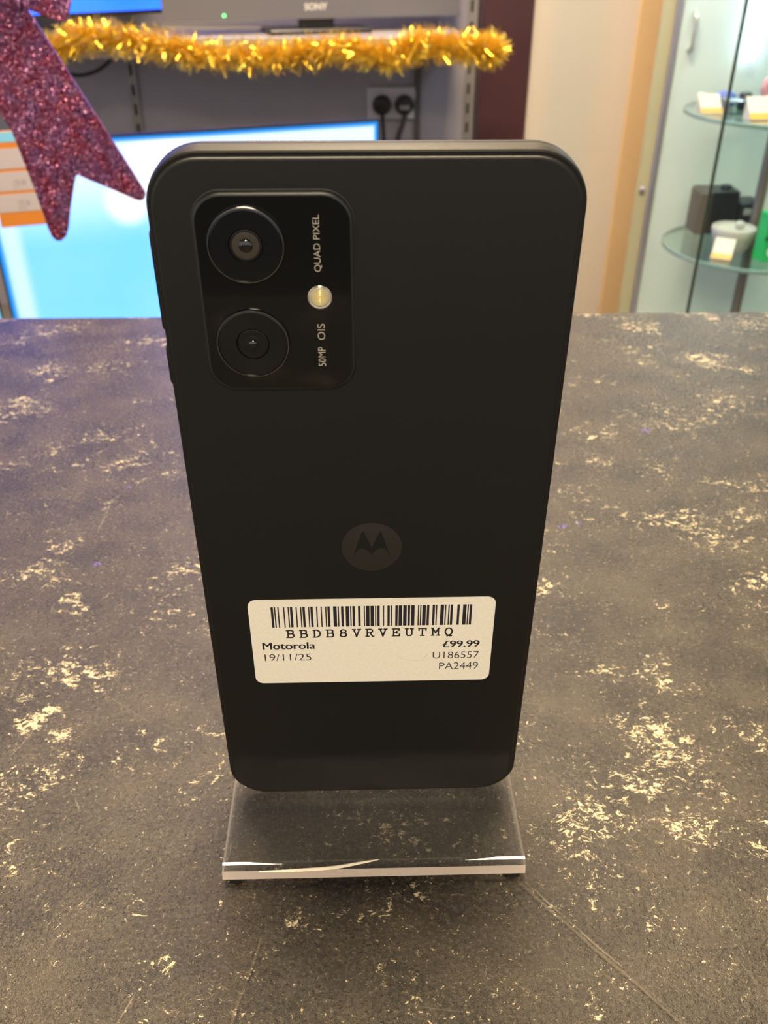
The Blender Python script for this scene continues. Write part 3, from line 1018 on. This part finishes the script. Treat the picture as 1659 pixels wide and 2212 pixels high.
# ------------------------------------------------------------------ double socket, plugs, cables
SY = WALL_Y
s0, s1 = at(797, 191, Y=SY), at(896, 252, Y=SY)
scx, scz = (s0[0] + s1[0]) / 2, (s0[2] + s1[2]) / 2
sk = thing('wall_socket', 'white double wall socket with two black plugs', 'socket', (scx, SY, scz))
m_white = pmat('white_socket_plastic', (0.62, 0.60, 0.68), 0.4)
G().box((scx - 69, SY - 10, scz - 43), (scx + 69, SY - 0.05, scz + 43), 4).obj('face_plate', m_white, sk)
for px in (803, 880):
    q = at(px + 14, 204, Y=SY)
    G().box((q[0] - 7, SY - 14, scz + 14), (q[0] + 7, SY - 9.5, scz + 32), 1.5).obj('rocker_switch', m_white, sk)
m_plug = pmat('black_plug_rubber', (0.012, 0.012, 0.014), 0.45)
m_cable = pmat('dark_cable', (0.05, 0.048, 0.05), 0.5)
for px, py, cps, lab in ((825, 228, ((826, 250), (828, 280), (830, 330), (836, 420)), 'round black plug in the left outlet of the wall socket'),
                         (874, 228, ((874, 250), (868, 275), (860, 300), (850, 400)), 'black plug with pale mark in the right outlet of the wall socket')):
    q = at(px, py, Y=SY - 30)
    t = thing('power_plug', lab, 'plug', (q[0], SY - 12, q[2]), group='plugs in the wall socket')
    G().lathe([(25, 0), (26, -14), (22, -26), (12, -30)], (q[0], SY - 10.2, q[2]), 24, 'y').obj('plug_body', m_plug, t)
    if px > 850:
        G().box((q[0] - 14, SY - 42.5, q[2] - 10), (q[0] + 14, SY - 40.2, q[2] + 2), 1).obj('plug_mark', pmat('plug_pale_mark', (0.34, 0.31, 0.36), 0.5), t)
    G().tube(bez([(q[0], SY - 26, q[2] - 14)] + [tuple(at(a, b, Y=SY - 22)) for a, b in cps], 6), 5.5 if px < 850 else 7).obj('power_cable', m_plug if px < 850 else m_cable, t)
c0, c1 = at(905, 60, Y=SY - 8), at(906, 420, Y=SY - 8)
tag(G().box((c0[0] - 8, SY - 14, -700), (c0[0] + 8, SY - 0.05, s_bot - 1), 1).obj('cable_duct', pmat('duct_grey', (0.09, 0.085, 0.09), 0.5), smooth=None),
    'narrow dark grey cable duct right of the double socket', 'cable duct')
tag(G().tube(bez([tuple(at(a, b, Y=2420)) for a, b in ((95, 128), (125, 148), (165, 163), (205, 155), (232, 137), (240, 126.5))], 6), 5).obj('hanging_cable', m_plug),
    'black cable sagging below the wall shelf beside the bow', 'cable')

# ------------------------------------------------------------------ gold tinsel
def tinsel():
    path = bez([tuple(at(x, y, Y=SHELF_Y - 62)) for x, y in ((96, 112), (130, 98), (190, 80), (260, 84), (350, 99), (440, 116), (560, 121), (640, 116),
                                                       (720, 106), (790, 112), (850, 122), (900, 98), (955, 98), (1010, 106), (1052, 106), (1070, 112))], 24)
    root = thing('tinsel_garland', 'fluffy gold tinsel garland draped along the wall shelf edge', 'tinsel', tuple(path[len(path) // 2]))
    G().tube(path[::4], 2.0, 6).obj('core_wire', pmat('tinsel_core', (0.45, 0.28, 0.03), 0.4, metal=0.8), root)
    rng = np.random.default_rng(5)
    P = np.array(path)
    V, F = [], []
    for i in range(14000):
        a = P[rng.integers(0, len(P))] + rng.normal(0, 3, 3)
        d = rng.normal(0, 1, 3)
        d /= np.linalg.norm(d)
        L = rng.uniform(20, 50)
        s = np.cross(d, rng.normal(0, 1, 3))
        s = s / np.linalg.norm(s) * 0.9
        bend = rng.normal(0, 5, 3)
        m = a + d * L * 0.55 + bend
        e = a + d * L
        n0 = len(V)
        V += [a - s, a + s, m - s, m + s, e - s * 0.6, e + s * 0.6]
        F += [[n0, n0 + 1, n0 + 3, n0 + 2], [n0 + 2, n0 + 3, n0 + 5, n0 + 4]]
    k = NT('gold_tinsel_foil')
    nz = k.noise(k.objmm(), 0.05, 2.0, 0.5)
    b = k.bsdf(Base_Color=k.mix(nz, (1.0, 0.62, 0.04), (1.0, 0.78, 0.14)), Metallic=0.85, Roughness=0.24)
    st_ = mesh_obj('foil_strands', V, F, k.surf(b.outputs[0]), root)
    st_['kind'] = 'stuff'


tinsel()

# ------------------------------------------------------------------ red glitter bow
def glitter_material():
    k = NT('red_glitter')
    p = k.objmm()
    vo = k.n('TexVoronoi', {'Vector': p, 'Scale': 1.15})
    geo = k.n('NewGeometry')
    off = k.vmath('SCALE', k.vmath('SUBTRACT', vo.outputs['Color'], (0.5, 0.5, 0.5)))
    off.node.inputs['Scale'].default_value = 1.1
    nn = k.vmath('NORMALIZE', k.vmath('ADD', geo.outputs['Normal'], off))
    big = k.noise(p, 0.06, 3.0, 0.6)
    sp = k.n('SeparateColor', {'Color': vo.outputs['Color']})
    c = k.mix(k.ramp(big, 0.35, 0.65), (0.20, 0.014, 0.045), (0.15, 0.05, 0.16))  # purple patches: reflected blue light put into the red base colour
    c = k.mix(k.ramp(sp.outputs[0], 0.55, 1.0, 0.0, 0.8), c, (0.42, 0.20, 0.36))
    b = k.bsdf(Base_Color=c, Metallic=0.55, Roughness=0.3, Normal=nn)
    return k.surf(b.outputs[0])


BY = 640.0
m_glit = glitter_material()
bo = thing('glitter_bow', 'red glitter bow with notched tails hanging at the upper left', 'bow', tuple(at(-10, 0, Y=BY)))


def bow_piece(name, px, dy, h=3.0):
    pts = [at(a, b, Y=BY) for a, b in px]
    pts = [(q[0], q[2]) for q in pts]
    g = G()
    g.loft([[(x, BY + dy, z) for x, z in pts], [(x, BY + dy + h, z) for x, z in pts]])
    me_ = g.obj(name, m_glit, bo, smooth=None)
    return me_


tail = [(-40, -60), (40, -20), (60, 22), (110, 99), (200, 239), (262, 335), (310, 411), (314, 421), (311, 430), (303, 434), (292, 431), (240, 408),
        (190, 388), (169, 378), (163, 380), (159, 398), (151, 450), (147, 492), (142, 511), (133, 520), (122, 520), (113, 512), (105, 496), (75, 410), (25, 283), (0, 243), (-70, 90)]
bow_piece('tail', tail, 0.0)
bow_piece('tail', [(-2 * 30 - a, b) for a, b in tail][::-1], 3.2)
loop = [(20, -70), (90, -190), (190, -210), (205, -120), (160, -30), (149, 38), (144, 45), (134, 46), (118, 41), (62, 20), (30, -5)]
bow_piece('loop', loop, -3.2)
bow_piece('loop', [(-60 - a, b) for a, b in loop][::-1], -3.2)
bow_piece('knot', [(-95, -75), (-60, -105), (0, -105), (38, -75), (52, 2), (46, 16), (20, 8), (-30, -8), (-85, 0)], -6.4)
q = at(-30, -90, Y=BY + 1)
G().tube([(q[0], BY + 1, q[2]), (q[0], BY + 1, CEIL_Z - 0.3)], 0.5, 6).obj('hanging_thread', pmat('thread_white', (0.6, 0.6, 0.6), 0.6), bo)

# ------------------------------------------------------------------ glass display cabinet
CO = at(1547, 335, Y=1300)
CP = at(1414, 335, Y=1900)
ey = (CP - CO)[:2] / np.linalg.norm((CP - CO)[:2])
CD = float(np.linalg.norm((CP - CO)[:2]))
CW = 370.0
crz = math.atan2(-ey[0], ey[1])
CZ1 = 600.0
cab = thing('display_cabinet', 'tall glass display cabinet with round glass shelves at the right', 'cabinet', (CO[0], CO[1], FLOOR_Z), crz)
H = CZ1 - FLOOR_Z
m_post = pmat('mauve_aluminium_post', (0.36, 0.33, 0.40), 0.3, metal=0.6)
m_cabback = pmat('pale_green_back_panel', (0.63, 0.70, 0.70), 0.45, vary=0.04, scale=0.008)
m_pane = thin_glass('cabinet_glass', (0.955, 0.985, 0.985), 0.22)
m_gedge = pmat('dark_green_glass_edge', (0.018, 0.035, 0.030), 0.2)
m_seal = pmat('olive_seal_strip', (0.36, 0.34, 0.22), 0.5)
lc = dict(parent=cab, local=True)
m_cabbase = pmat('cabinet_base_board', (0.20, 0.19, 0.19), 0.5)
G().box((-6, -6, 0), (CW + 6, CD + 16, 330), 3).obj('plinth', m_cabbase, smooth=None, **lc)
G().box((-6, -6, H - 60), (CW + 6, CD + 16, H), 3).obj('top_cap', m_cabbase, smooth=None, **lc)
G().box((14, CD, 330.1), (CW - 14, CD + 8, H - 60.1)).obj('back_panel', m_cabback, smooth=None, **lc)
for x in (0, CW - 12):
    G().box((x, CD - 2, 330.1), (x + 12, CD + 10, H - 60.1), 1.5).obj('corner_post', m_post, smooth=None, **lc)
G().box((-27, CD + 10.2, 330.1), (0, CD + 15.8, H - 60.1), 1).obj('seal_strip', m_seal, smooth=None, **lc)
G().lathe([(6, 0), (6, -7), (4, -9)], (-14, CD + 10, at(1385, 412, Y=1900)[2] - FLOOR_Z), 16, 'y').obj('hinge_bolt', m_post, **lc)
G().box((0, 6.2, 330.1), (5, CD - 2.2, H - 60.1)).obj('side_pane', m_pane, smooth=None, **lc)
G().box((CW - 5, 6.2, 330.1), (CW, CD - 2.2, H - 60.1)).obj('side_pane', m_pane, smooth=None, **lc)
G().box((6.2, 0, 330.1), (CW, 5, H - 60.1)).obj('front_pane', m_pane, smooth=None, **lc)
G().box((0, 0, 330.1), (4.5, 4.5, H - 60.1)).obj('pane_edge', m_gedge, smooth=None, **lc)


def cab_world(x, y, z):
    c, s = math.cos(crz), math.sin(crz)
    return np.array([CO[0] + c * x - s * y, CO[1] + s * x + c * y, z])


# lamp tube, handle and post inside
ex_ = np.array([math.cos(crz), math.sin(crz)])


def cab_local(q):
    v_ = np.array(q[:2]) - CO[:2]
    return float(v_ @ ex_), float(v_ @ ey), float(q[2] - FLOOR_Z)


lt = cab_local(at(1640, 60, Y=1830))
lb = cab_local(at(1640, 135, Y=1830))
G().box((30, 60, H - 64), (CW - 30, CD - 60, H - 60.2)).obj('top_fill_light', emat('cabinet_fill_light', (0.85, 0.95, 1.0), 10.0), smooth=None, **lc)  # unseen light added under the cap to brighten the cabinet inside
ltube = G().tube([(lt[0], CD - 22, lb[2]), (lt[0], CD - 22, H - 70)], 8, 12).obj('light_tube', emat('cool_tube_light', (0.78, 0.92, 1.0), 9.0), **lc)
h0, h1 = cab_local(at(1505, 30, Y=1880)), cab_local(at(1490, 108, Y=1880))
G().tube(bez([(h0[0], CD - 1, h0[2]), (h0[0], CD - 24, h0[2] - 4), (h0[0], CD - 28, h0[2] - 25), (h0[0], CD - 28, h1[2] + 25), (h0[0], CD - 24, h1[2] + 4), (h0[0], CD - 1, h1[2])], 6), 5).obj('pull_handle', pmat('handle_grey', (0.45, 0.47, 0.46), 0.35, metal=0.5), **lc)
CENT = at(1662, 335, Y=1650)
cl = cab_local(CENT)
G().lathe([(10, 330.2), (10, H - 61)], (cl[0], cl[1], 0), 20).obj('carousel_post', pmat('brown_steel_post', (0.22, 0.18, 0.165), 0.35, metal=0.4), **lc)
ZL = at(1435, 530, Y=1650)[2]
ZU = at(1478, 240, Y=1650)[2]
RS = min(cl[0] - 8, CENT[0] - at(1435, 530, Y=1650)[0])
m_shelfglass = thin_glass('shelf_glass', (0.84, 0.93, 0.90), 0.9)
m_shelfrim = pmat('green_shelf_rim', (0.17, 0.26, 0.25), 0.15, vary=0.1)
for z in (ZL, ZU, ZU + (ZU - ZL)):
    zz = z - FLOOR_Z
    sg = G().lathe([(11, -8), (RS - 2, -8), (RS - 2, 0), (11, 0)], (cl[0], cl[1], zz), 72)
    s_ = sg.obj('glass_shelf', m_shelfglass, **lc)
    g = G()
    n = 72
    prof_ = [(RS - 2, -8), (RS, -7), (RS, -1), (RS - 2, 0)]
    rings = [[(cl[0] + r_ * math.cos(2 * math.pi * i / n), cl[1] + r_ * math.sin(2 * math.pi * i / n), zz + h_) for i in range(n)] for r_, h_ in prof_]
    g.loft(rings, False, False).obj('shelf_rim', m_shelfrim, s_, True)

# things on the round shelves
def place(px, py, Z):
    return at(px, py, Z=Z)


m_dark = pmat('charcoal_device', (0.020, 0.021, 0.026), 0.42)
m_darkb = pmat('brown_black_device', (0.045, 0.036, 0.032), 0.45)
q = at(1545, 470, Y=1745)
dv = thing('camcorder', 'dark grey boxy device with stepped lower body on the lower round shelf', 'electronic device', (q[0], 1745, ZL), 0.0)
X = lambda px, py=450, Y=1745: at(px, py, Y=Y)[0] - q[0]
Zc = lambda py, px=1550, Y=1745: at(px, py, Y=Y)[2] - ZL
x0_, x1_, x2_ = X(1502), X(1585), X(1636)
ht, hm = Zc(408), Zc(432)
G().box((x0_, -22, 0.2), (x1_, 40, ht), 3).obj('device_body', m_dark, dv, True)
G().box((x0_ - 1.5, -24, 0.5), (x0_ + 26, 39, ht - 2), 2).obj('side_cover', m_darkb, dv, True)
G().box((x1_ + 0.1, -20, 0.2), (x2_, 34, hm), 4).obj('lower_body', m_dark, dv, True)
G().lathe([(11, 0), (11, 6), (8, 8)], ((x0_ + x1_) / 2 + 18, 5, ht - 0.5), 20).obj('control_dial', m_dark, dv, True)
G().box((x1_ + 14, -22, hm - 26), (x2_ - 3, -20.1, hm - 13), 0.5).obj('silver_label', pmat('device_badge', (0.35, 0.36, 0.36), 0.4), dv, True)

q = place(1576, 540, ZL)
bw = thing('round_puck_device', 'pale grey round bowl-shaped device in front of the dark boxy one', 'electronic device', (q[0], q[1], ZL))
rb = (at(1623, 500, Y=q[1])[0] - at(1530, 500, Y=q[1])[0]) / 2
m_pale = pmat('pale_grey_plastic', (0.46, 0.45, 0.43), 0.4)
q_ = (q[0], q[1], ZL)
bwl = G().lathe([(rb * 0.55, 0.2), (rb * 0.72, 4), (rb * 0.93, 28), (rb, 42), (rb * 0.97, 46), (rb * 0.90, 46), (rb * 0.84, 41), (rb * 0.3, 39), (0.1, 39)], q_, 40).obj('device_shell', m_pale, bw)
G().box((q_[0] + rb * 0.2, q_[1] + rb * 0.1, ZL + 39.5), (q_[0] + rb * 0.55, q_[1] + rb * 0.5, ZL + 53), 3).obj('top_knob', m_pale, bw)

m_tag = pmat('tag_white', (0.52, 0.49, 0.47), 0.45)
m_tago = pmat('tag_orange', (0.66, 0.33, 0.07), 0.45)


def price_tag(px, py, w, h, Z, label, rz=0.1):
    q = place(px, py, Z)
    t = thing('price_tag', label, 'price tag', (q[0], q[1], Z), rz, group='price tags in the glass cabinet')
    a = math.radians(48)
    ux, uy, un = np.array((1, 0, 0)), np.array((0, math.cos(a), math.sin(a))), np.array((0, -math.sin(a), math.cos(a)))
    G().prism([(-w / 2, 0), (w / 2, 0), (w / 2, h), (-w / 2, h)], (0, 0, 0.6), ux, uy, un, 1.6).obj('tag_card', m_tag, t, True, None)
    G().prism([(-w / 2, 0.5), (w / 2, 0.5), (w / 2, h * 0.27), (-w / 2, h * 0.27)], np.array((0, 0, 0.6)) + un * 1.62, ux, uy, un, 0.3).obj('tag_stripe', m_tago, t, True, None)
    G().prism([(0, 0), (h * math.cos(a), 0), (h * math.cos(a), h * math.sin(a) - 0.5)], (-w / 2 + 2, 1.0, 0.1), (0, 1, 0), (0, 0, 1), (1, 0, 0), 2).obj('tag_foot', m_tag, t, True, None)
    return t


price_tag(1537, 247, 42, 40, ZU, 'white and orange price tag on the upper round shelf near the blue item')
price_tag(1645, 260, 44, 46, ZU, 'white and orange price tag on the upper round shelf below the pink item')
price_tag(1556, 561, 38, 44, ZL, 'white and orange price tag on the lower round shelf beside the pale round device', -0.5)
price_tag(1512, 232, 14, 30, ZU, 'small plain cream card at the left end of the upper round shelf', -0.3)

m_blue = pmat('blue_fabric_item', (0.05, 0.10, 0.42), 0.5)
q = place(1563, 232, ZU)
b_ = G().lathe([(14, 0.2), (20, 6), (22, 16), (17, 25), (8, 29), (0.2, 30)], (q[0], q[1], ZU), 20).obj('blue_ornament', m_blue)
bz_ = thing('blue_trinket', 'small round blue trinket on the upper round shelf behind a price tag', 'trinket', (q[0], q[1], ZU))
b_.name = 'trinket_body'
b_.parent = bz_
for v_ in b_.data.vertices:
    v_.co -= Vector((q[0] * MM, q[1] * MM, ZU * MM))
G().lathe([(22.4, 14), (22.8, 16), (22.4, 18)], (0, 0, 0), 20).obj('trinket_band', pmat('trinket_dark_band', (0.02, 0.03, 0.12), 0.4), bz_, True)

q = place(1598, 250, ZU)
cbx = thing('clear_box', 'small clear plastic box between the price tags on the upper round shelf', 'box', (q[0], q[1], ZU), 0.08)
m_clear = thin_glass('clear_plastic_box', (0.72, 0.80, 0.80), 1.0)
G().box((-22, 0, 0.3), (22, 40, 22), 1.5).obj('box_body', m_clear, cbx, True, None)
G().box((-23, -1, 22.2), (23, 41, 25), 1).obj('box_lid', thin_glass('clear_plastic_lid', (0.80, 0.86, 0.86), 1.0), cbx, True, None)

q = place(1625, 240, ZU)
hp = thing('black_handset', 'black handset with round earpiece lying on the upper round shelf', 'electronic device', (q[0], q[1], ZU), 0.0)
G().lathe([(11, 0.2), (14, 6), (14, 22), (10, 30), (3, 33)], (-14, 10, 0), 20).obj('earpiece', m_dark, hp, True)
G().tube(bez([(-8, 10, 16), (12, 6, 19), (40, 6, 14), (70, 10, 12)], 6), 7, 10).obj('handle', m_dark, hp, True)
G().box((2, 0, 0.2), (16, 14, 14), 2).obj('handset_foot', m_dark, hp, True)

q = place(1662, 222, ZU)
pk = thing('pink_plush', 'round pink item at the right of the upper round shelf', 'trinket', (q[0], q[1] - 10, ZU))
m_pink = pmat('pink_plush_fabric', (0.75, 0.32, 0.38), 0.7, vary=0.15, scale=0.2)
g = G()
n1, n2 = 24, 12
rings = []
for i in range(n1):
    a = 2 * math.pi * i / n1
    rings.append([((18 + 9 * math.cos(2 * math.pi * j / n2)) * math.cos(a), 9 * math.sin(2 * math.pi * j / n2) * 0.9, 27.5 + (18 + 9 * math.cos(2 * math.pi * j / n2)) * math.sin(a)) for j in range(n2)])
rings.append(rings[0])
g.loft(rings, False, False).obj('ring_body', m_pink, pk, True)
G().lathe([(11, 2), (11, -3), (5, -5)], (0, 0, 27.5), 20, 'y').obj('ring_centre', pmat('pink_dark_centre', (0.38, 0.10, 0.14), 0.6), pk, True)

q = place(1668, 566, ZL)
gb = thing('green_box', 'bright green packaging box at the right edge of the lower round shelf', 'box', (q[0], q[1], ZL), 0.15)
hg = at(1655, 462, Y=q[1])[2] - ZL
m_green = pmat('bright_green_card', (0.02, 0.42, 0.12), 0.4)
G().box((-26, 0, 0.2), (40, 32, hg), 1.5).obj('carton', m_green, gb, True, None)
G().box((-26.5, -0.6, hg * 0.46), (40.5, -0.05, hg * 0.54)).obj('carton_band', pmat('dark_green_band', (0.01, 0.12, 0.05), 0.5), gb, True, None)
v, f = fit_text('A', (-14, 8, hg * 0.12, hg * 0.30), 0.0)
G().lathe([(10, 0), (10, -0.5)], (-6, -0.05, hg * 0.22), 20, 'y').obj('carton_mark', pmat('carton_white_mark', (0.75, 0.8, 0.76), 0.5), gb, True, None)

for o in bpy.data.objects:
    if '_loc' in o.keys():
        del o['_loc']
